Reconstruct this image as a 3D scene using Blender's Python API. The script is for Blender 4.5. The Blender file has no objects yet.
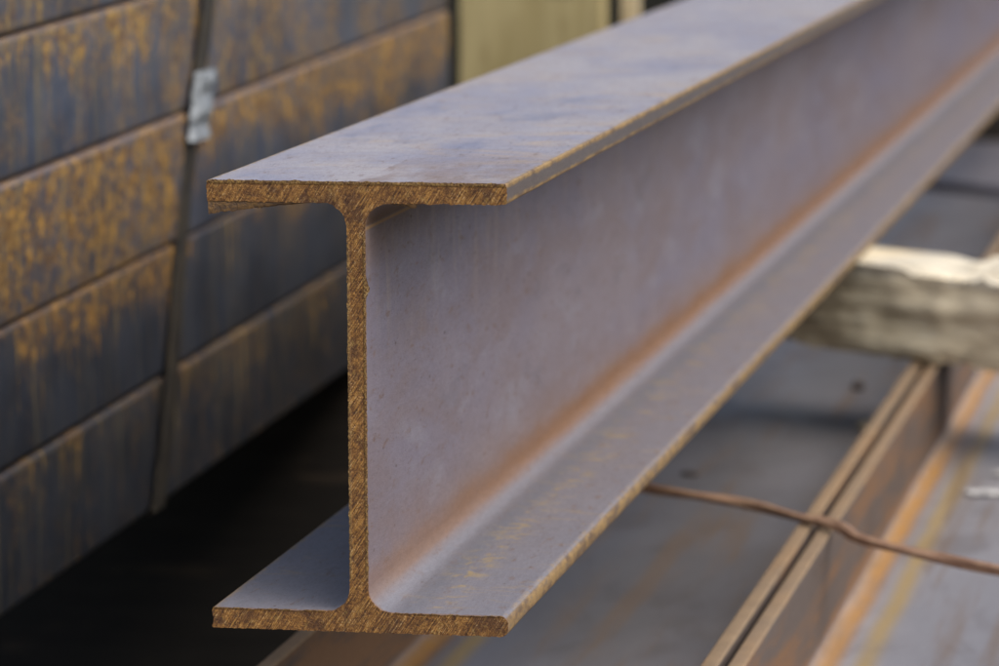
import bpy, bmesh, math, random
from mathutils import Vector, Matrix, noise as MN
random.seed(7)
SC = bpy.context.scene
COL = SC.collection

# ------------------------------------------------------------------ camera
cam_d = bpy.data.cameras.new("camera")
cam = bpy.data.objects.new("camera", cam_d); COL.objects.link(cam); SC.camera = cam
_r = Vector((0.98238392, 0.18682184, -0.0044083)); _u = Vector((-0.02026073, 0.12993039, 0.99131609))
_f = Vector((-0.18577227, 0.97376368, -0.13142667))
M = Matrix((_r, _u, -_f)).transposed().to_4x4(); M.translation = Vector((0.46619, -2.06983, 0.43047))
cam.matrix_world = M
cam_d.sensor_width = 36.0; cam_d.lens = 157.04
cam_d.clip_start = 0.05; cam_d.clip_end = 200
cam_d.dof.use_dof = True; cam_d.dof.focus_distance = 2.16; cam_d.dof.aperture_fstop = 11.5
cam_d.dof.aperture_blades = 0

# ------------------------------------------------------------------ light: soft overcast from upper right
SUN_EL, SUN_AZ = math.radians(47), math.radians(118)      # azimuth clockwise from +Y
world = bpy.data.worlds.new("World"); SC.world = world; world.use_nodes = True
wn = world.node_tree.nodes; wl = world.node_tree.links; wn.clear()
wo = wn.new("ShaderNodeOutputWorld"); wb = wn.new("ShaderNodeBackground"); sky = wn.new("ShaderNodeTexSky")
sky.sky_type = 'NISHITA'; sky.sun_disc = False; sky.sun_elevation = SUN_EL; sky.sun_rotation = SUN_AZ
sky.air_density = 1.0; sky.dust_density = 5.0; sky.ozone_density = 1.0
wb.inputs[1].default_value = 0.085
wl.new(sky.outputs[0], wb.inputs[0]); wl.new(wb.outputs[0], wo.inputs[0])
sd = bpy.data.lights.new("sun", 'SUN'); sd.energy = 1.5; sd.angle = math.radians(75); sd.color = (1.0, 0.965, 0.92)
sun = bpy.data.objects.new("sun", sd); COL.objects.link(sun)
sun_dir = Vector((math.sin(SUN_AZ)*math.cos(SUN_EL), math.cos(SUN_AZ)*math.cos(SUN_EL), math.sin(SUN_EL)))
sun.rotation_euler = sun_dir.to_track_quat('Z', 'Y').to_euler(); sun.location = (3, -2, 4)
SC.view_settings.view_transform = 'Standard'; SC.view_settings.look = 'None'
SC.view_settings.exposure = 0.98; SC.view_settings.gamma = 1.0

# ------------------------------------------------------------------ node expression helpers
class S:
    """wraps a socket, arithmetic builds Math nodes"""
    def __init__(s, t, k): s.t, s.k = t, k
    def _m(s, op, *a, clamp=False):
        n = s.t.nodes.new("ShaderNodeMath"); n.operation = op; n.use_clamp = clamp
        for i, v in enumerate((s,)+a):
            if isinstance(v, S): s.t.links.new(v.k, n.inputs[i])
            else: n.inputs[i].default_value = v
        return S(s.t, n.outputs[0])
    def __add__(s, o): return s._m('ADD', o)
    __radd__ = __add__
    def __sub__(s, o): return s._m('SUBTRACT', o)
    def __rsub__(s, o): return (s*-1.0)+o
    def __mul__(s, o): return s._m('MULTIPLY', o)
    __rmul__ = __mul__
    def __truediv__(s, o): return s._m('DIVIDE', o)
    def abs(s): return s._m('ABSOLUTE')
    def min(s, o): return s._m('MINIMUM', o)
    def max(s, o): return s._m('MAXIMUM', o)
    def pow(s, o): return s._m('POWER', o)
    def sat(s): return s._m('ADD', 0.0, clamp=True)
    def step(s, a, b):
        """smoothstep from a to b; b<a gives a falling edge"""
        if a > b: return 1.0 - s.step(b, a)
        n = s.t.nodes.new("ShaderNodeMapRange"); n.interpolation_type = 'SMOOTHSTEP'
        s.t.links.new(s.k, n.inputs[0]); n.inputs[1].default_value = a; n.inputs[2].default_value = b
        return S(s.t, n.outputs[0])
    def bell(s, c, w):
        return (((s-c).abs()*(1.0/w))).step(1.0, 0.0)

class Mat:
    def __init__(m, name):
        m.mat = bpy.data.materials.new(name); m.mat.use_nodes = True
        m.t = m.mat.node_tree; m.t.nodes.clear()
        m.out = m.t.nodes.new("ShaderNodeOutputMaterial"); m.b = m.t.nodes.new("ShaderNodeBsdfPrincipled")
        m.t.links.new(m.b.outputs[0], m.out.inputs[0])
        tc = m.t.nodes.new("ShaderNodeTexCoord"); sp = m.t.nodes.new("ShaderNodeSeparateXYZ")
        m.t.links.new(tc.outputs['Object'], sp.inputs[0])
        m.P = tc.outputs['Object']; m.x, m.y, m.z = (S(m.t, sp.outputs[i]) for i in range(3))
        oi = m.t.nodes.new("ShaderNodeObjectInfo"); m.rand = S(m.t, oi.outputs['Random'])
    def vec(m, x, y, z):
        n = m.t.nodes.new("ShaderNodeCombineXYZ")
        for i, v in enumerate((x, y, z)):
            if isinstance(v, S): m.t.links.new(v.k, n.inputs[i])
            else: n.inputs[i].default_value = v
        return n.outputs[0]
    def noise(m, s, detail=3, rough=.55, dist=0.0, off=0.0, vec=None):
        n = m.t.nodes.new("ShaderNodeTexNoise"); n.inputs['Scale'].default_value = 1.0
        n.inputs['Detail'].default_value = detail; n.inputs['Roughness'].default_value = rough
        n.inputs['Distortion'].default_value = dist
        mp = m.t.nodes.new("ShaderNodeMapping"); mp.inputs['Scale'].default_value = s if isinstance(s, tuple) else (s, s, s)
        mp.inputs['Location'].default_value = (off, off*1.7, off*.6)
        m.t.links.new(vec if vec is not None else m.P, mp.inputs[0]); m.t.links.new(mp.outputs[0], n.inputs['Vector'])
        return S(m.t, n.outputs[0])
    def cells(m, s, off=0.0):
        n = m.t.nodes.new("ShaderNodeTexVoronoi"); n.inputs['Scale'].default_value = 1.0
        mp = m.t.nodes.new("ShaderNodeMapping"); mp.inputs['Scale'].default_value = s if isinstance(s, tuple) else (s, s, s)
        mp.inputs['Location'].default_value = (off, off, off)
        m.t.links.new(m.P, mp.inputs[0]); m.t.links.new(mp.outputs[0], n.inputs['Vector'])
        return S(m.t, n.outputs['Distance'])
    def mix(m, a, b, f, mode='MIX'):
        n = m.t.nodes.new("ShaderNodeMix"); n.data_type = 'RGBA'; n.blend_type = mode
        if isinstance(f, S): m.t.links.new(f.k, n.inputs[0])
        else: n.inputs[0].default_value = f
        for i, v in ((6, a), (7, b)):
            if isinstance(v, tuple): n.inputs[i].default_value = (*v, 1.0)
            else: m.t.links.new(v, n.inputs[i])
        return n.outputs[2]
    def val(m, col, v):
        n = m.t.nodes.new("ShaderNodeHueSaturation")
        if isinstance(col, tuple): n.inputs['Color'].default_value = (*col, 1)
        else: m.t.links.new(col, n.inputs['Color'])
        m.t.links.new(v.k, n.inputs['Value']); return n.outputs[0]
    def done(m, col, rough=.6, metal=0.0, bumps=(), spec=.5):
        m.t.links.new(col, m.b.inputs['Base Color']) if not isinstance(col, tuple) else setattr(m.b.inputs['Base Color'], 'default_value', (*col, 1))
        for key, v in (('Roughness', rough), ('Metallic', metal), ('Specular IOR Level', spec)):
            if isinstance(v, S): m.t.links.new(v.k, m.b.inputs[key])
            else: m.b.inputs[key].default_value = v
        prev = None
        for h, strength, dist in bumps:
            n = m.t.nodes.new("ShaderNodeBump"); n.inputs['Strength'].default_value = strength; n.inputs['Distance'].default_value = dist
            m.t.links.new(h.k, n.inputs['Height'])
            if prev: m.t.links.new(prev, n.inputs['Normal'])
            prev = n.outputs[0]
        if prev: m.t.links.new(prev, m.b.inputs['Normal'])
        return m.mat

# main beam section (metres)
B, H, TF, TW, RF = .150, .2242, .0104, .0093, .0120

def mat_main():
    m = Mat("mill_scale_steel"); x, y, z = m.x, m.y, m.z
    big = m.noise((9, 2.2, 9), 3, .6); med = m.noise((45, 14, 45), 4, .6, .6, 3.1)
    fine = m.noise((420, 110, 420), 4, .75, 0, 5); grain = m.noise((1300, 420, 1300), 3, .7, 0, 2)
    col = m.mix((.160, .150, .202), (.182, .160, .190), big.step(.36, .64))
    col = m.mix(col, (.215, .215, .262), med.step(.50, .72)*.55)
    col = m.mix(col, (.110, .108, .140), m.noise((30, 9, 30), 4, .65, .4, 9).step(.56, .74)*.6)
    # web: vertical run marks and small pits
    onweb = z.step(TF+RF*.4, TF+RF+.004)*z.step(H-TF-RF*.2, H-TF-RF-.002)
    col = m.mix(col, (.155, .122, .130), onweb*(.15+.55*m.noise((24, 6, 24), 5, .7, .4, 12).step(.44, .66)))
    col = m.mix(col, (.160, .172, .205), (1.0-onweb)*.8)
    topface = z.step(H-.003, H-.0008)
    col = m.mix(col, m.mix((.300, .285, .305), (.235, .235, .290), m.noise((12, 5, 12), 4, .65, .6, 93).step(.36, .62)), topface)  # mottled top face painted paler: open-sky brightness put into its colour
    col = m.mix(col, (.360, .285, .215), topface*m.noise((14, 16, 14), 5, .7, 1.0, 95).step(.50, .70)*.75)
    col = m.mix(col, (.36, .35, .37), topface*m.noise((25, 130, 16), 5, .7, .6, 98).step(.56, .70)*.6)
    col = m.mix(col, (.24, .205, .20), m.noise((14, 60, 14), 4, .7, 1.2, 88).step(.48, .70)*z.step(.1, .2)*.7)
    pit = (m.cells((150, 45, 110), 1.0).step(.13, .04)*m.noise((25, 25, 25), 2, .5, 0, 8).step(.42, .56)).max(m.cells((420, 130, 330), 4.0).step(.20, .08)*.6*m.noise((40, 40, 40), 2, .5, 0, 5).step(.40, .58))
    col = m.mix(col, (.05, .035, .03), pit*.8)
    col = m.mix(col, (.125, .070, .040), m.noise((190, 50, 170), 4, .75, 0, 21).step(.57, .68)*.55)
    col = m.mix(col, (.15, .095, .07), z.step(H-TF-RF-.035, H-TF-RF)*y.step(.22, .0)*x.step(0, .001)*.6*m.noise((40, 12, 40), 4, .7, 0, 77).step(.30, .60))
    # orange rust line along the lower fillet, fading upward on the web
    wob = (m.noise((30, 9, 30), 4, .7, .3, 4)-.5)*.022
    zz = z+wob*onweb
    right = x.step(-.001, .001)
    line = zz.step(TF+RF*.30, TF+RF*.6)*(zz.step(TF+RF+.040, TF+RF-.002))
    front_fade = y.step(.0, .10)*.45+.45
    col = m.mix(col, (.185, .120, .090), (line*front_fade*(.55+.6*m.noise((60, 16, 60), 3, .6, 0, 14))).sat()*.85)
    core = zz.bell(TF+RF*.95, .017)
    col = m.mix(col, (.170, .085, .038), (core*(y.step(.03, .5)*.45+.45)*(.55+.8*m.noise((60, 12, 80), 5, .75, .5, 37))).sat())
    # sky reflection painted as a pale strip on the root of the fillet
    pale = z.bell(TF+.0012, .0030)*x.abs().step(TW/2+RF+.004, TW/2+RF-.004)
    col = m.mix(col, (.175, .185, .225), pale*(.2+.5*m.noise((200, 60, 200), 3, .6, 0, 33)))
    col = m.mix(col, (.115, .125, .155), right*z.bell(TF, .0016)*x.bell(.024, .012)*.6)
    # yellow bloom on the flanges
    flange = z.step(H-.003, H-.001).max(z.bell(TF, .0016))
    bloom = m.noise((26, 75, 20), 4, .7, .8, 41).step(.55, .70)
    near = (x.abs().step(.035, .07)*.7+.3)
    near2 = z.step(.05, .01)*x.bell(.034, .020)
    col = m.mix(col, (.30, .215, .10), flange*bloom*near*.55)
    col = m.mix(col, (.30, .225, .10), near2*flange*m.noise((60, 70, 20), 4, .7, 1.0, 17).step(.50, .66)*.75)
    col = m.mix(col, (.12, .14, .22), flange*z.step(.1, .2)*m.noise((22, 7, 20), 3, .6, .5, 50).step(.56, .74)*.55)
    # top fillet: dark brown with one ochre line at its lower end
    topf = z.step(H-TF-RF-.0005, H-TF-RF+.0015)*z.step(H-TF+.001, H-TF-.001)
    col = m.mix(col, (.12, .065, .032), topf*.85)
    col = m.mix(col, (.36, .22, .085), z.bell(H-TF-RF-.0008, .0014)*.85)
    # rusty flange edges: side faces ochre along both arrises
    side = x.abs().step(B/2-.0016, B/2-.0006)
    dt = (z-H).abs().min((z-(H-TF)).abs())
    en = m.noise((300, 70, 300), 4, .7, 0, 61)
    tint = m.mix((.27, .175, .07), (.12, .075, .04), m.noise((150, 60, 150), 3, .6, 0, 66).step(.4, .65))
    col = m.mix(col, (.085, .072, .068), side*.85)
    arris = side*((dt+(en-.5)*.004).step(.0030, .0012))*z.step(.1, .12)
    col = m.mix(col, tint, arris*.9)
    low = side*z.step(.1, .05)*(en.step(.30, .52)*.75+.25)
    col = m.mix(col, tint, low*.92)
    tip = x.abs().step(B/2-.0045, B/2-.001)*flange*m.noise((90, 160, 90), 4, .7, 0, 71).step(.42, .6)
    col = m.mix(col, (.29, .20, .09), tip*.7)
    # the torn scale right behind the saw cut
    cut = (y+(m.noise(300, 3, .6, 0, 80)-.5)*.004).step(.0022, .0006)
    col = m.mix(col, (.17, .095, .05), cut*.75)
    return m.done(m.val(col, fine*.55+.72+(grain-.5)*.55), rough=(med*.2+.48+core*.2), metal=.10+onweb*.08,
                  bumps=((m.noise((260, 70, 260), 4, .7), .45, .0007), (grain, .30, .0004), (m.noise((18, 6, 18), 2, .5, 0, 3), .25, .004)))

def mat_cut():
    m = Mat("rusty_saw_cut")
    n = m.t.nodes.new("ShaderNodeMapping"); n.vector_type = 'POINT'; n.inputs['Rotation'].default_value = (0, math.radians(-33), 0)
    m.t.links.new(m.P, n.inputs[0]); v = n.outputs[0]
    s1 = m.noise((1350, 80, 75), 3, .6, .4, 0, v); s2 = m.noise((2500, 60, 150), 3, .65, .35, 6, v)
    rough_ = m.noise(520, 4, .8, .4, 9); lump = m.noise(1300, 3, .75, 0, 4); big = m.noise(85, 4, .65, .4, 2); zone = m.noise(30, 3, .6, .3, 12)
    saw = zone.step(.34, .58)*.65+.35                       # where the saw marks still show through the rust
    h = s1*(saw*.9)+s2*.45+rough_*.75+lump*.25
    hn = h-saw*.45
    col = m.mix((.055, .023, .010), (.215, .096, .024), hn.step(.52, .74))
    col = m.mix(col, (.48, .25, .058), hn.step(.70, .88)*.85)
    col = m.mix(col, (.070, .028, .014), big.step(.50, .66)*.65)
    col = m.mix(col, (.42, .27, .075), m.noise(210, 4, .7, .5, 27).step(.56, .68)*.45)
    edge = (m.z.step(H-.0022, H-.0008)).max(m.z.bell(TF, .0012)*m.x.abs().step(TW/2+RF, TW/2+RF+.003)).max(m.x.abs().step(TW/2-.0018, TW/2-.0006)*m.z.step(TF+RF, TF+RF+.01)*m.z.step(H-TF-RF, H-TF-RF-.01))
    crumb = m.noise(900, 4, .8, .4, 31)
    col = m.mix(col, m.mix((.10, .045, .014), (.50, .32, .10), crumb.step(.44, .60)), edge*.75)
    glint = (s2*.6+lump*.55).step(.62, .72)*s1.step(.47, .58)*saw
    col = m.mix(col, (.74, .58, .34), glint*.8)
    return m.done(col, rough=(.66-glint*.2), metal=.10+glint*.3, bumps=((h, 1.0, .0012), (lump, .5, .0006), (crumb*edge, .9, .0012)), spec=.5)

def mat_lower(name, ca, cb):
    m = Mat(name); x, y, z = m.x, m.y, m.z
    o = m.rand*0.0
    big = m.noise((5, 2.0, 5), 3, .6, 0, 7); med = m.noise((20, 8, 20), 4, .6, .6, 2)
    col = m.mix(ca, cb, big.step(.35, .65))
    col = m.mix(col, (.11, .095, .09), med.step(.5, .7)*.5)
    hh = .258
    web = z.step(.0108, .0125)*z.step(hh-.0108, hh-.0125)
    wv = (m.noise((1, 9, 1), 3, .6, 0, 11)-.5)*.006
    s = z+wv
    col = m.mix(col, (.40, .20, .040), web*(s.bell(.0190, .0135))*(.55+.7*m.noise((1, 12, 1), 3, .6, 0, 5)).sat())
    col = m.mix(col, (.40, .27, .08), web*s.bell(.042, .013)*(m.noise((1, 14, 1), 3, .6, 0, 19)+.45).sat()*.8)
    col = m.mix(col, (.26, .20, .13), web*s.step(.175, .235)*.75*m.noise((14, 6, 14), 3, .6, 0, 29).step(.3, .6))
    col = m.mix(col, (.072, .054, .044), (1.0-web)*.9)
    col = m.mix(col, (.19, .135, .095), web*m.noise((14, 1.6, 34), 4, .7, .2, 57).step(.50, .66)*.7)
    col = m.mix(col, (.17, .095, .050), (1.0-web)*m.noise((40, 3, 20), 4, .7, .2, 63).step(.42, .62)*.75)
    tip = x.abs().step(.0735, .0745)
    col = m.mix(col, (.30, .215, .13), tip*(.35+.45*m.noise((20, 30, 20), 3, .6, 0, 8)))
    return m.done(m.val(col, m.noise(250, 3, .6)*.4+.8), rough=med*.25+.36+(1.0-web)*.35, metal=web*.3, spec=web*.4+.1, bumps=((m.noise(120, 3, .6), .25, .0006),))

def mat_box(name, lenL, lenR, patchL, patchR, ochre=(.26, .15, .045), seed=0.0, ysplit=1.15, hgt=.0948, lip=.6, dk=1.0):
    """rust that starts at the top edge of a box section and runs down it in drips"""
    m = Mat(name); x, y, z = m.x, m.y, m.z
    side = (y+z*.45).step(ysplit-.02, ysplit+.02)
    t = (hgt-z)/hgt                                             # 0 top, 1 bottom
    drip = m.noise((3, 130, 9), 4, .75, .1, seed)*.7+m.noise((3, 330, 12), 3, .65, 0, seed+3)*.40
    lowf = m.noise((2, 7, 5), 3, .55, 0, seed+8)
    L = side*(lenR-lenL)+lenL
    reach = L+(drip-.55)*2.0+(lowf-.5)*1.5
    rust = (reach-t).step(-.05, .16)
    Pt = side*(patchR-patchL)+patchL
    spots = (m.noise((20, 60, 28), 4, .65, .3, seed+13)+Pt*.25).step(.52, .68)*(m.noise((2, 14, 3), 2, .5, 0, seed+15).step(.3, .55))*Pt
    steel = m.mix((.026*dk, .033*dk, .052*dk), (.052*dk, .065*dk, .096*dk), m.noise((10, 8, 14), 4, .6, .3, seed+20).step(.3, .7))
    steel = m.mix(steel, (.12, .105, .06), m.noise((3, 120, 4), 3, .6, 0, seed+22).step(.52, .70)*.6)
    rc = m.mix(ochre, (.105, .056, .022), m.noise((110, 58, 130), 5, .75, .3, seed+26).step(.42, .56))
    rc = m.mix(rc, (.44, .245, .048), m.noise((130, 75, 110), 5, .8, 0, seed+31).step(.50, .64)*.85)
    col = m.mix(steel, rc, (rust+spots*.9).sat()*(.22+.78*m.noise((50, 50, 70), 5, .8, 0, seed+35).step(.44, .54)))
    runs = m.noise((3, 210, 4), 3, .6, 0, seed+41).step(.56, .68)*(reach+.42-t).step(-.05, .25)
    col = m.mix(col, (.33, .215, .055), runs*.8*(m.noise((10, 60, 60), 4, .7, 0, seed+44).step(.35, .6)))
    col = m.mix(col, (.19, .145, .135), z.bell(hgt-.0005, .0030)*lip)  # sky light on the rounded top edge, painted as a pinkish line
    return m.done(m.val(col, m.noise(200, 3, .6)*.5+.75), rough=.55, metal=.1, bumps=((m.noise((120, 120, 120), 4, .65), .4, .001),))

def mat_timber(name, c0, c1, c2, g=(6, 90, 90)):
    m = Mat(name)
    gr = m.noise(g, 4, .65, .5); fi = m.noise(tuple(k*4 for k in g), 3, .6, 0, 4)
    col = m.mix(c0, c1, gr.step(.38, .62)); col = m.mix(col, c2, fi.step(.52, .7)*.7)
    col = m.mix(col, (.08, .055, .035), m.noise((8, 50, 50), 3, .6, 0, 9).step(.62, .72)*.6)
    return m.done(col, rough=.8, bumps=((gr, .6, .003), (fi, .4, .001)))

def mat_simple(name, c, c2, sc=60, rough=.6, metal=0.0, bump=.4, dist=.001):
    m = Mat(name); n = m.noise(sc, 4, .65, .3); f = m.noise(sc*6, 3, .6, 0, 3)
    return m.done(m.val(m.mix(c, c2, n.step(.35, .65)), f*.5+.75), rough=rough, metal=metal, bumps=((n+f*.4, bump, dist),))

M_MAIN, M_CUT, M_LOW = mat_main(), mat_cut(), mat_lower('shaded_weathered_steel', (.15, .148, .160), (.215, .210, .230))  # M_LOW kept darker: the raised beam's shadow put into its colour
M_LOW2 = mat_lower('skylit_beam_steel', (.25, .245, .262), (.35, .340, .365))  # paler copy for the right-hand beam: sky reflection put into its colour
M_GROUND = mat_simple("shade_dark_soil", (.0025, .002, .002), (.005, .004, .004), 9, .95, 0, .8, .02)  # soil taken near black: deep shade of the gap put into its colour

# ------------------------------------------------------------------ object helpers
def link(name, bm, mats, parent=None, smooth=None, sharp=35):
    me = bpy.data.meshes.new(name); bmesh.ops.recalc_face_normals(bm, faces=bm.faces)
    bm.to_mesh(me); bm.free()
    for k in (mats if isinstance(mats, (list, tuple)) else [mats]): me.materials.append(k)
    o = bpy.data.objects.new(name, me); COL.objects.link(o)
    if smooth is not False:
        for p in me.polygons: p.use_smooth = True
        me.set_sharp_from_angle(angle=math.radians(sharp))
    if parent: o.parent = parent
    return o
def tag(o, label, cat, group=None, kind=None):
    if label: o['label'] = label
    if cat: o['category'] = cat
    if group: o['group'] = group
    o['kind'] = kind or 'thing'
    return o
def empty(name, loc=(0, 0, 0), rot=(0, 0, 0)):
    o = bpy.data.objects.new(name, None); COL.objects.link(o); o.location = loc; o.rotation_euler = rot
    o.empty_display_size = .05; return o
def copy_tree(o, parent=None):
    c = o.copy(); COL.objects.link(c)
    if parent: c.parent = parent
    for ch in list(o.children): copy_tree(ch, c)
    return c

def arc(cx, cz, r, a0, a1, n):
    return [(cx+r*math.cos(math.radians(a0+(a1-a0)*i/n)), cz+r*math.sin(math.radians(a0+(a1-a0)*i/n))) for i in range(n+1)]
def resample(pts, step):
    out = []
    for i in range(len(pts)-1):
        a, b = pts[i], pts[i+1]; d = math.dist(a, b); n = max(1, int(d/step))
        out += [(a[0]+(b[0]-a[0])*k/n, a[1]+(b[1]-a[1])*k/n) for k in range(n)]
    out.append(pts[-1]); return out

def extrude_open(pts, ys, jitter=0.0, cap_mat=1, cap_far=True, wavy=0.0, seed=0.0):
    """profile polyline (x,z) swept along y; ring 0 is the cut end and is closed by a cap"""
    bm = bmesh.new(); rings = []
    n = len(pts)
    nor = []
    for i in range(n):
        a, b = pts[max(0, i-1)], pts[min(n-1, i+1)]
        t = Vector((b[0]-a[0], b[1]-a[1])).normalized(); nor.append((t.y, -t.x))
    for k, yy in enumerate(ys):
        ring = []
        fade = math.exp(-yy/.0012)
        for i, (px, pz) in enumerate(pts):
            e = 0.0
            endw = min(1, i/4, (n-1-i)/4)
            if jitter:
                q = Vector((px*900, yy*500+seed, pz*900)); q2 = Vector((px*260, yy*60+seed+4, pz*260))
                e = jitter*(.9*MN.noise(q)+.9*max(0, MN.noise(q2))*1.3)*fade
                e += .00012*MN.noise(Vector((px*60, yy*40+seed, pz*60)))*(1-fade)
            if wavy: e += wavy*MN.noise(Vector((px*30, yy*9+seed, pz*30)))
            ring.append(bm.verts.new((px+nor[i][0]*e*endw, yy, pz+nor[i][1]*e*endw)))
        rings.append(ring)
    for a, b in zip(rings, rings[1:]):
        for i in range(n-1): bm.faces.new((a[i], a[i+1], b[i+1], b[i]))
    f = bm.faces.new(rings[0]); f.material_index = cap_mat
    if cap_far: g = bm.faces.new(list(reversed(rings[-1]))); g.material_index = cap_mat
    return bm

def i_profiles(b, h, tf, tw, r, corners):
    """open profiles (clockwise from the web joint) of upper flange, lower flange and the two web faces"""
    bl, br, tl, tr = corners       # lower-left, lower-right, top-left, top-right arris radii of each flange
    z1 = h-tf
    def flange(up):
        zi, zo = (z1, h) if up else (tf, 0.0)
        s = 1 if up else -1
        p = [(tw/2, zi-s*r)]
        a = arc(tw/2+r, zi-s*r, r, 180, 90, 8) if up else arc(tw/2+r, zi-s*r, r, 180, 270, 8)
        p = a[:]
        ri, ro = (br, tr) if up else (tr, br)
        p += arc(b/2-ri, zi+s*ri, ri, -90*s, 0, 4)
        p += arc(b/2-ro, zo-s*ro, ro, 0, 90*s, 4)
        li, lo = (bl, tl) if up else (tl, bl)
        p += arc(-b/2+lo, zo-s*lo, lo, 90*s, 180*s, 4)
        p += arc(-b/2+li, zi+s*li, li, 180*s, 270*s, 4)
        c = arc(-tw/2-r, zi-s*r, r, 90, 0, 8) if up else arc(-tw/2-r, zi-s*r, r, -90, 0, 8)
        p += c
        return p
    return flange(True), flange(False)

def make_beam(name, b, h, tf, tw, r, ys, corners_up, corners_lo, mats, step, jitter):
    root = empty(name)
    up, _ = i_profiles(b, h, tf, tw, r, corners_up); _, lo = i_profiles(b, h, tf, tw, r, corners_lo)
    up, lo = resample(up, step), resample(lo, step)
    link('top_flange', extrude_open(up, ys, jitter, seed=1), mats, root)
    link('bottom_flange', extrude_open(lo, ys, jitter, seed=9), mats, root)
    # web: two faces joined by its sawn end
    bm = bmesh.new(); z0, z1 = tf+r, h-tf-r
    n = max(2, int((z1-z0)/step)); rings = []
    zs = [z0+(z1-z0)*i/n for i in range(n+1)]
    for yy in ys:
        fade = math.exp(-yy/.0012); row = []
        for sx in (-1, 1):
            rr = []
            for i, zz in enumerate(zs):
                endw = min(1, i/4, (n-i)/4)
                e = jitter*(.9*MN.noise(Vector((sx*5, yy*500, zz*900)))+1.2*max(0, MN.noise(Vector((sx*9, 3, zz*230)))))*fade*endw if jitter else 0
                if jitter: e += .0021*math.exp(-((zz-.1715)/.0032)**2)*fade*(sx > 0)*(1+.4*MN.noise(Vector((1, 2, zz*1500))))
                rr.append(bm.verts.new((sx*(tw/2+e), yy, zz)))
            row.append(rr)
        rings.append(row)
    for a, c in zip(rings, rings[1:]):
        for s in (0, 1):
            for i in range(n): bm.faces.new((a[s][i], a[s][i+1], c[s][i+1], c[s][i]))
    for row in (rings[0], rings[-1]):
        for i in range(n):
            f = bm.faces.new((row[0][i], row[0][i+1], row[1][i+1], row[1][i])); f.material_index = 1
    link('web', bm, mats, root)
    return root

def boxmesh(sx, sy, sz, cuts=(1, 1, 1), bevel=0.0, base=True):
    bm = bmesh.new(); bmesh.ops.create_cube(bm, size=1.0)
    bmesh.ops.scale(bm, vec=(sx, sy, sz), verts=bm.verts)
    if base: bmesh.ops.translate(bm, vec=(0, 0, sz/2), verts=bm.verts)
    for ax, c in enumerate(cuts):
        lo = [-sx/2, -sy/2, 0 if base else -sz/2][ax]; d = (sx, sy, sz)[ax]
        for i in range(1, c):
            co = [0, 0, 0]; co[ax] = lo+d*i/c; no = [0, 0, 0]; no[ax] = 1
            bmesh.ops.bisect_plane(bm, geom=bm.verts[:]+bm.edges[:]+bm.faces[:], plane_co=co, plane_no=no)
    if bevel: bmesh.ops.bevel(bm, geom=bm.edges[:], offset=bevel, segments=2, affect='EDGES')
    return bm

# ------------------------------------------------------------------ ground
GZ = -.80
bm = bmesh.new(); bmesh.ops.create_grid(bm, x_segments=80, y_segments=80, size=7)
for v in bm.verts: v.co.z = .012*MN.noise(v.co*3)+.006*MN.noise(v.co*11)
gr = link('ground', bm, M_GROUND); gr.location = (0, 2, GZ); tag(gr, None, None, None, 'structure')

# ------------------------------------------------------------------ lower layer: two H beams lying on their sides
lys = [0, .002, .01, .1, .5, 1, 1.5, 2, 2.5, 3, 3.5, 4.0, 5.2]
lowA = make_beam('steel_beam', .150, .258, .0105, .0095, .012, lys, (.002,)*4, (.002,)*4, [M_LOW, M_CUT], .006, 0)
for c in lowA.children:
    if c.name != 'web': c.name = 'flange'
lowA.location = (-.1243, -.35, -.155); lowA.rotation_euler = (0, math.radians(90), 0)
tag(lowA, 'steel I-beam lying on its side directly below the raised beam, dark blue-grey web', 'steel beam', 'beams lying on their sides in the layer below')
lowB = copy_tree(lowA); 
for c in lowB.children:
    c.material_slots[0].link = 'OBJECT'; c.material_slots[0].material = M_LOW2
lowB.location = (.1385, -.41, -.155)
tag(lowB, 'steel I-beam lying on its side at lower right, orange stripes on its pale web', 'steel beam', 'beams lying on their sides in the layer below')

# ------------------------------------------------------------------ left: stacked box sections
def box_section(mat, length=2.5, w=.45, h=.0950, r=.0045, wall=.005):  # depth w widened out of view to block sky light from the gap
    """hollow rectangular section, outer right face on x=0, base at z=0, running along +y"""
    def ring(o):
        rr = max(.001, r-o); x0, x1, z0, z1 = -w+o, -o, o, h-o
        return (arc(x1-rr, z0+rr, rr, -90, 0, 5)+arc(x1-rr, z1-rr, rr, 0, 90, 5)+arc(x0+rr, z1-rr, rr, 90, 180, 5)+arc(x0+rr, z0+rr, rr, 180, 270, 5))
    bm = bmesh.new(); out, inn = ring(0), ring(wall); n = len(out)
    ysec = [0, length*.25, length*.5, length*.75, length]
    O = [[bm.verts.new((p[0], yy, p[1])) for p in out] for yy in ysec]
    I = [[bm.verts.new((p[0], yy, p[1])) for p in inn] for yy in ysec]
    for R_ in (O, I):
        for a, b in zip(R_, R_[1:]):
            for i in range(n): bm.faces.new((a[i], a[(i+1) % n], b[(i+1) % n], b[i]))
    for k in (0, -1):
        for i in range(n): bm.faces.new((O[k][i], O[k][(i+1) % n], I[k][(i+1) % n], I[k][i]))
    return link('box_section', bm, mat, sharp=40)

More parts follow.
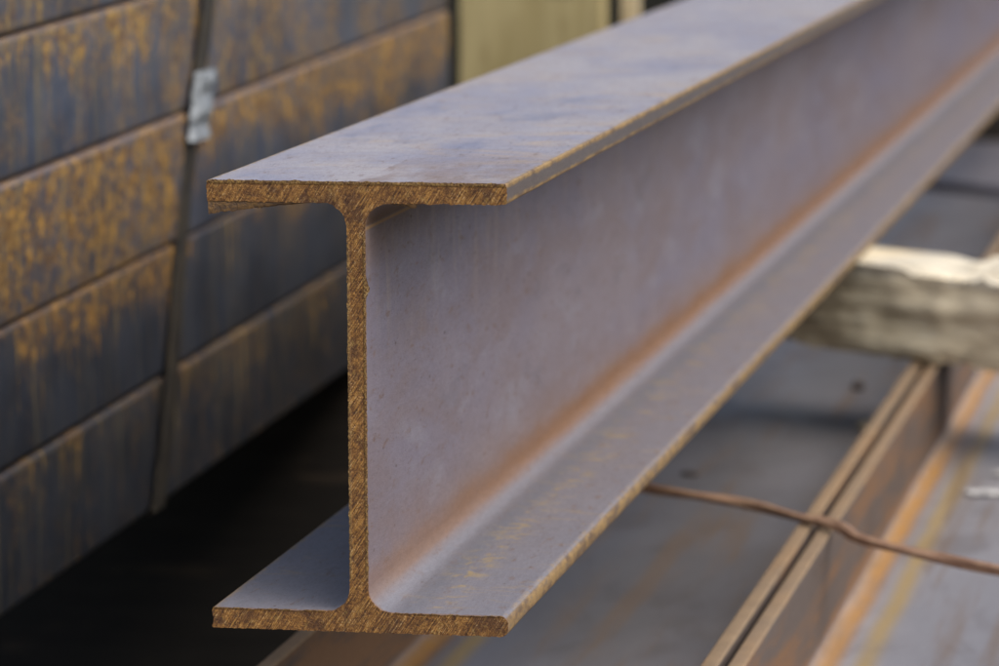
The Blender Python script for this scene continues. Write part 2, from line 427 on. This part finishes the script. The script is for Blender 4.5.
SLOPE = math.radians(1.15); SX, Y0 = -.400, -.30
pitch = .0969
rows = [ # (label, lenL, lenR, patchL, patchR, ochre, seed)
    ('rusty steel box section at the top left corner, topmost visible in the strapped stack', .70, .6, .6, .4, (.27, .19, .06), 3.0),
    ('blue-grey steel box section behind the silver strap seal, orange drips along its upper edge', .30, .10, .40, .75, (.25, .165, .050), 11.3),
    ('steel box section rusted ochre over almost its whole face, third row of the strapped stack', .80, .50, .8, .30, (.22, .135, .045), 23.7),
    ('dark steel box section with a ragged rust patch at its upper left, fourth strapped row', .36, .02, .10, .12, (.19, .11, .038), 31.1),
    ('darkest steel box section at the bottom of the strapped stack, faint olive stains', .02, .04, .30, .35, (.085, .064, .026), 47.9)]
ztop = .3435
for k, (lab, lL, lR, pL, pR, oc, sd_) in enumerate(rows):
    o = box_section(mat_box('rust_run_steel_%d' % k, lL, lR, pL, pR, oc, sd_, ysplit=1.46+.03*(k-2), lip=(.6, .55, .5, .2, .08)[k], dk=(1.15, 1.2, 1.0, .58, .42)[k]))  # dk darkens the lower rows: shading of the stack put into the steel colour
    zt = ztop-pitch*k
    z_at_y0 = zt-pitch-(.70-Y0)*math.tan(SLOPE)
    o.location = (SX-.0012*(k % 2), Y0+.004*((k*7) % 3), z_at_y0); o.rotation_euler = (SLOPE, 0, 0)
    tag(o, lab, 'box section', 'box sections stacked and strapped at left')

# ------------------------------------------------------------------ sleepers carrying the layers (mostly hidden)
M_SLEEP = mat_timber("old_sleeper_wood", (.02, .016, .012), (.03, .024, .018), (.015, .012, .01))
def sleeper(loc, length, h, w, rz, lab):
    bm = boxmesh(length, w, h, (12, 3, 3), 0)
    for v in bm.verts: v.co += Vector((0, .003*MN.noise(v.co*12), .001*MN.noise(v.co*15+Vector((3, 3, 3)))*(0 < v.co.z < h)))
    o = link('timber_sleeper', bm, M_SLEEP); o.location = loc; o.rotation_euler = (0, 0, rz)
    return tag(o, lab, 'timber', 'sleepers under the steel')

# ------------------------------------------------------------------ main beam
ys = [0, .0004, .0009, .0018, .0035, .007, .014, .03, .06, .12, .25, .5, .9, 1.4, 2, 3, 4, 5, 6.0]
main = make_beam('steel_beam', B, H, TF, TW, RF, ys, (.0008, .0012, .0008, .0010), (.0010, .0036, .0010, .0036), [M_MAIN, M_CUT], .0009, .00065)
tag(main, 'raised grey steel I-beam with rusty saw-cut end facing the camera, resting on the splintered timber', 'steel beam')
topf = [c for c in main.children if c.name.startswith('top_flange')][0]
# torn lip hanging under the left side of the upper flange
def lip(x0, x1, z, drop, y0, y1, n, mat, name, parent, seed, curve=1.2):
    bm = bmesh.new(); rows_ = []
    for i in range(n+1):
        t = i/n; xx = x0+(x1-x0)*t
        d = drop*(1-t)**curve*(1+.28*MN.noise(Vector((xx*300, seed, 0))))+.0003*abs(MN.noise(Vector((xx*1500, seed, 2))))
        rows_.append([bm.verts.new((xx, y0, z+.0006)), bm.verts.new((xx, y0+.0002, z-d*.55)), bm.verts.new((xx, y0+.0012, z-d)),
                      bm.verts.new((xx, y1*.5, z-d*.75)), bm.verts.new((xx, y1, z+.0006))])
    for a, b in zip(rows_, rows_[1:]):
        for i in range(4): bm.faces.new((a[i], a[i+1], b[i+1], b[i]))
    bm.faces.new(rows_[0]); bm.faces.new(rows_[-1])
    return link(name, bm, mat, parent, sharp=50)
M_LIP = mat_simple("dull_torn_steel", (.115, .075, .05), (.27, .155, .06), 420, .65, .15, .8, .0012)
lip(-B/2+.0004, -.018, H-TF, .0066, .0004, .05, 90, M_LIP, 'torn_lip', topf, 3)
lip(.030, .016, H-TF, .0022, .0004, .004, 24, M_LIP, 'torn_lip', topf, 8, .6)

# ------------------------------------------------------------------ splintered timber under the main beam
M_TIM = mat_timber("splintered_pale_timber", (.50, .42, .28), (.72, .64, .46), (.88, .82, .64), (5, 60, 60))
M_TORN = mat_timber("fresh_torn_wood", (.50, .46, .36), (.64, .60, .49), (.36, .30, .20), (9, 70, 70))
bm = boxmesh(.92, .10, .0785, (150, 14, 14), 0)
for v in bm.verts:
    p = v.co.copy(); edge = (p.z > .066)
    n1 = MN.noise(Vector((p.x*7, p.y*30, p.z*40))); n2 = MN.noise(Vector((p.x*45, p.y*60, p.z*130)))
    if p.y < -.049: v.co.y += .006*n1+.0025*n2-.007*max(0, MN.noise(Vector((p.x*9, 7, p.z*70))))
    if p.y > .049: v.co.y += .004*n1
    if p.z > .078 and -.36 < p.x+p.y*.3 < .45:
        # only the strip out of the beam's way is torn
        free = min(1, max(0, (p.x+.02)/.06))
        v.co.z += free*(.015*MN.noise(Vector((p.x*22, p.y*14, 2)))+.007*MN.noise(Vector((p.x*70, p.y*50, 5)))-.004)
    if p.z < .012 and p.y < -.03: v.co.z += max(0, .011*MN.noise(Vector((p.x*20, 9, p.y*20)))+.007*MN.noise(Vector((p.x*75, 4, 1))))*(1-p.z/.012)
    if abs(p.x) > .459: v.co.x += .012*n2*(1 if p.x > 0 else -1)
for f in bm.faces:
    c = f.calc_center_median()
    if c.z > .070+.010*MN.noise(Vector((c.x*16, 3, 0))) and c.x > -.05: f.material_index = 1
tim = link('timber_bearer', bm, [M_TIM, M_TORN], sharp=60)
ta = math.radians(-38); tn = Vector((math.sin(-ta), math.cos(ta)))
tim.location = (.105+.05*tn.x, 1.60+.05*tn.y, -.0796); tim.rotation_euler = (0, 0, ta)
tag(tim, 'pale splintered timber laid across the lower beams and holding up the raised beam', 'timber')
sleeper((.05, 4.6, GZ-.004), .5, .80, .14, 0, 'dark timber block under the far end of the raised beam')
sleeper((.14, .30, GZ-.004), .62, -.23-GZ+.003, .16, 0, 'dark timber sleeper under the near end of the lower beams')
sleeper((.14, 2.9, GZ-.004), .62, -.23-GZ+.003, .16, 0, 'dark timber sleeper under the far end of the lower beams')
for yy, nm in ((-.12, 'near'), (1.95, 'far')):
    zb = ztop-pitch*5+(yy-.70)*math.tan(SLOPE)
    sleeper((-.64, yy, GZ-.004), .48, zb-GZ+.001, .10, 0, 'dark timber block under the %s end of the strapped stack' % nm)

# ------------------------------------------------------------------ strap and seal round the stack
M_STRAP = mat_simple("dull_dark_strap", (.036, .034, .032), (.065, .056, .042), 40, .5, .4, .3, .0008)
M_SEAL = mat_simple("galvanised_seal", (.16, .18, .20), (.235, .26, .28), 70, .5, .3, .8, .003)
def face_pt(y, z): return Vector((SX, y, z))
top = Vector((SX, 1.245+.052, .2414+.111)); bot = Vector((SX, 1.0764, -.1271-.001))
zt_y = lambda y: ztop+(y-.70)*math.tan(SLOPE); zb_y = lambda y: ztop-pitch*5+(y-.70)*math.tan(SLOPE)
d = (bot-Vector((SX, 1.245, .2414))); 
def on_line(z): s = (z-.2414)/d.z; return Vector((SX, 1.245+d.y*s, z))
pt, pb = on_line(zt_y(1.29)), on_line(zb_y(1.07))
root = empty('steel_strap', (pb.x, pb.y, pb.z))
wv = Vector((0, 1, 0)); hw = .018; th = .0012
loop = []
nseg = 60
for i in range(nseg+1):
    t = i/nseg; p = pt.lerp(pb, t); zz = p.z
    k = ((zt_y(p.y)-zz) % pitch)/pitch
    out = .0022+.0018*math.sin(t*9)+.0012*MN.noise(Vector((t*14, 1, 0)))
    loop.append((p, Vector((1, 0, 0)), out))
bm = bmesh.new(); sec = []
pts = [(Vector((p.x+o_, p.y, p.z)), n_) for p, n_, o_ in loop]
pts = [(Vector((SX-.452, pt.y, pt.z+.002)), Vector((0, 0, 1))), (Vector((SX-.006, pt.y, pt.z+.002)), Vector((0, 0, 1)))]+pts
pts += [(Vector((SX-.006, pb.y, pb.z-.003)), Vector((0, 0, -1))), (Vector((SX-.454, pb.y, pb.z-.003)), Vector((0, 0, -1))), (Vector((SX-.4535, pb.y, pb.z)), Vector((-1, 0, 0))), (Vector((SX-.4535, pt.y, pt.z+.002)), Vector((-1, 0, 0)))]
for p, n_ in pts:
    q = p-root.location
    sec.append([bm.verts.new(q-wv*hw), bm.verts.new(q-wv*hw*.8+n_*th), bm.verts.new(q+wv*hw*.8+n_*th), bm.verts.new(q+wv*hw)])
for a, b in zip(sec, sec[1:]):
    for i in range(4): bm.faces.new((a[i], a[(i+1) % 4], b[(i+1) % 4], b[i]))
bm.faces.new(sec[0]); bm.faces.new(list(reversed(sec[-1])))
link('strap_band', bm, M_STRAP, root, sharp=50)
# crimped seal
c0, c1 = on_line(.1880), on_line(.1370)
bm = bmesh.new(); sec = []
for i in range(25):
    t = i/24; p = c0.lerp(c1, t)-root.location; crimp = 1-.10*(math.sin(t*math.pi*3.0)**2)
    wv2 = .027*crimp; zz = .0035+.0022*math.sin(t*14)+.0015*MN.noise(Vector((t*7, 2, 0)))
    ring = []
    for j in range(11):
        s = -1+2*j/10
        ring.append(bm.verts.new(p+Vector((.0068+zz*(1-s*s*.85)+.0016*math.cos(s*9), s*wv2, .0015*MN.noise(Vector((s*3, t*3, 1)))))))
    ring += [bm.verts.new(p+Vector((.0040, wv2, 0))), bm.verts.new(p+Vector((.0040, -wv2, 0)))]
    sec.append(ring)
n = len(sec[0])
for a, b in zip(sec, sec[1:]):
    for i in range(n): bm.faces.new((a[i], a[(i+1) % n], b[(i+1) % n], b[i]))
bm.faces.new(sec[0]); bm.faces.new(list(reversed(sec[-1])))
link('strap_seal', bm, M_SEAL, root, sharp=60)
tag(root, 'dark steel strap with a silver crimped seal running down the stack at left', 'strap')

# ------------------------------------------------------------------ binding wire over the lower beams
M_WIRE = mat_simple("rusty_wire", (.30, .18, .12), (.40, .26, .17), 90, .6, .1, .5, .0006)
path = [(-.128, 1.03, -.22), (-.129, 1.022, -.10), (-.122, 1.012, -.0765), (-.06, .955, -.0775), (.006, .898, -.0775), (.077, .847, -.077), (.125, .792, -.0763),
        (.143, .772, -.0750), (.158, .749, -.0752), (.174, .722, -.0775), (.222, .680, -.079), (.269, .635, -.0785), (.34, .585, -.077), (.394, .548, -.0765), (.402, .540, -.10), (.4025, .535, -.22)]
path = [Vector(p) for p in path]
def catmull(P, per=16):
    out = []
    for i in range(len(P)-1):
        a, b, c, e = P[max(0, i-1)], P[i], P[i+1], P[min(len(P)-1, i+2)]
        for k in range(per):
            t = k/per; out.append(.5*((2*b)+(c-a)*t+(2*a-5*b+4*c-e)*t*t+(-a+3*b-3*c+e)*t**3))
    out.append(P[-1]); return out
cp = catmull(path); org = Vector(path[0])
def strand(phase, r=.0030, off=.0011):
    bm = bmesh.new(); rings = []; s = 0
    for i, p in enumerate(cp):
        t = (cp[min(i+1, len(cp)-1)]-cp[max(0, i-1)]).normalized()
        if i: s += (p-cp[i-1]).length
        up = Vector((.3, .3, 1)) if abs(t.z) < .9 else Vector((1, -.6, 0)); a = t.cross(up).normalized(); b = t.cross(a)
        th_ = phase+s*2*math.pi/.24; c = p+(a*math.cos(th_)+b*math.sin(th_))*off
        rings.append([bm.verts.new(c-org+(a*math.cos(q*math.pi/3)+b*math.sin(q*math.pi/3))*r) for q in range(6)])
    for a, b in zip(rings, rings[1:]):
        for i in range(6): bm.faces.new((a[i], a[(i+1) % 6], b[(i+1) % 6], b[i]))
    bm.faces.new(rings[0]); bm.faces.new(rings[-1]); return bm
wr = empty('binding_wire', org)
link('wire_strand', strand(0), M_WIRE, wr); link('wire_strand', strand(math.pi), M_WIRE, wr)
tag(wr, 'twisted brown tie wire stretched across the flange edges of the lower beams', 'wire')

# ------------------------------------------------------------------ steel sheet across the far end of the lower layer
M_PLATE = mat_simple("grey_plate_steel", (.17, .17, .20), (.22, .21, .235), 6, .5, .25, .3, .001)
bm = boxmesh(.20, .62, .013, (1, 1, 1), .002)
for v in bm.verts:
    if v.co.y < 0: v.co.y -= (v.co.x)*.9          # flame-cut at a slant
pl = link('steel_plate', bm, M_PLATE); pl.location = (.0, 4.02, -.1500)
tag(pl, 'grey steel plate lying in the trough of a lower beam far behind the timber', 'steel plate')

# ------------------------------------------------------------------ background: painted board, post, second stack
M_YEL = mat_timber("yellow_green_board", (.31, .255, .115), (.38, .32, .16), (.24, .19, .08), (20, 20, 3))
bm = boxmesh(.154, .045, 1.25, (4, 2, 20), 0)
for v in bm.verts: v.co += Vector((.0015*MN.noise(v.co*9), .0015*MN.noise(v.co*7), 0))
bo = link('painted_board', bm, M_YEL); bo.location = (-.3705, 2.52, GZ); tag(bo, 'upright yellow-green painted board standing behind the end of the strapped stack', 'board')
M_PALE = mat_timber("pale_post_wood", (.40, .33, .20), (.50, .42, .27), (.33, .26, .15), (20, 20, 3))
bm = boxmesh(.017, .03, 1.25, (1, 1, 14), .001)
po = link('pale_batten', bm, M_PALE); po.location = (-.272, 2.56, GZ); tag(po, 'thin pale wooden batten upright to the right of the yellow-green board', 'batten')
M_FAR = mat_box('far_box_steel', .3, .3, .4, .4, (.15, .12, .07), 61.0)
first = None
for k in range(6):
    if first is None:
        first = box_section(M_FAR, 2.2, .45); o = first
    else:
        o = first.copy(); COL.objects.link(o)
    o.location = (-.19, 3.1, GZ+.008+k*.0962+.06)
    tag(o, ['lowest', 'second lowest', 'third lowest', 'third highest', 'second highest', 'topmost'][k]+' dark box section of the far stack behind the yellow-green board', 'box section', 'box sections in the far stack')
sleeper((-.42, 3.4, GZ-.004), .5, .072, .1, 0, 'low timber strip under the near end of the far stack')
sleeper((-.42, 5.0, GZ-.004), .5, .072, .1, 0, 'low timber strip under the far end of the far stack')

# ------------------------------------------------------------------ small debris on the lower webs
def chip(name, loc, size, mat, lab, cat, seed, rz):
    bm = bmesh.new(); bmesh.ops.create_icosphere(bm, subdivisions=2, radius=1)
    for v in bm.verts:
        v.co = Vector((v.co.x*size[0], v.co.y*size[1], v.co.z*size[2]))*(1+.35*MN.noise(v.co*1.7+Vector((seed, 0, 0))))
    o = link(name, bm, mat, sharp=25); o.location = (loc[0], loc[1], loc[2]+size[2]*.7); o.rotation_euler = (0, 0, rz)
    return tag(o, lab, cat)
WZ = -.15025
chip('wood_chip', (.084, 1.655, WZ), (.012, .020, .004), M_TIM, 'small tan wood chip on the web just in front of the timber', 'wood chip', 1, .4)
M_DIRT = mat_simple("dark_crumb", (.04, .032, .028), (.07, .05, .04), 200, .8, 0, .5, .001)
chip('dirt_crumb', (.046, 1.90, WZ), (.006, .016, .004), M_DIRT, 'small dark dirt crumb on the web closest to the timber', 'dirt', 2, .2)
chip('dirt_crumb', (-.037, 1.39, WZ), (.004, .008, .002), M_DIRT, 'small dark dirt crumb on the web beside the raised beam edge', 'dirt', 4, 1.2)
M_PAPER = mat_simple("white_paper", (.40, .40, .40), (.50, .50, .49), 40, .8, 0, .3, .001)
for (px, py, sx, sy, rz, lab) in ((.207, 1.335, .030, .022, .3, 'larger torn scrap of white paper on the right-hand lower beam'), (.214, 1.43, .018, .018, -.4, 'smaller torn scrap of white paper on the right-hand lower beam')):
    bm = bmesh.new(); bmesh.ops.create_grid(bm, x_segments=8, y_segments=6, size=.5)
    for v in bm.verts:
        p = v.co.copy(); v.co = Vector((p.x*sx*(1+.25*MN.noise(p*5)), p.y*sy*(1+.3*MN.noise(p*6+Vector((3, 1, 0)))), .0016+.0016*MN.noise(p*4)))
    bmesh.ops.solidify(bm, geom=bm.faces[:], thickness=.0004)
    o = link('paper_scrap', bm, M_PAPER); o.location = (px, py, WZ+.0012); o.rotation_euler = (0, 0, rz); tag(o, lab, 'paper')
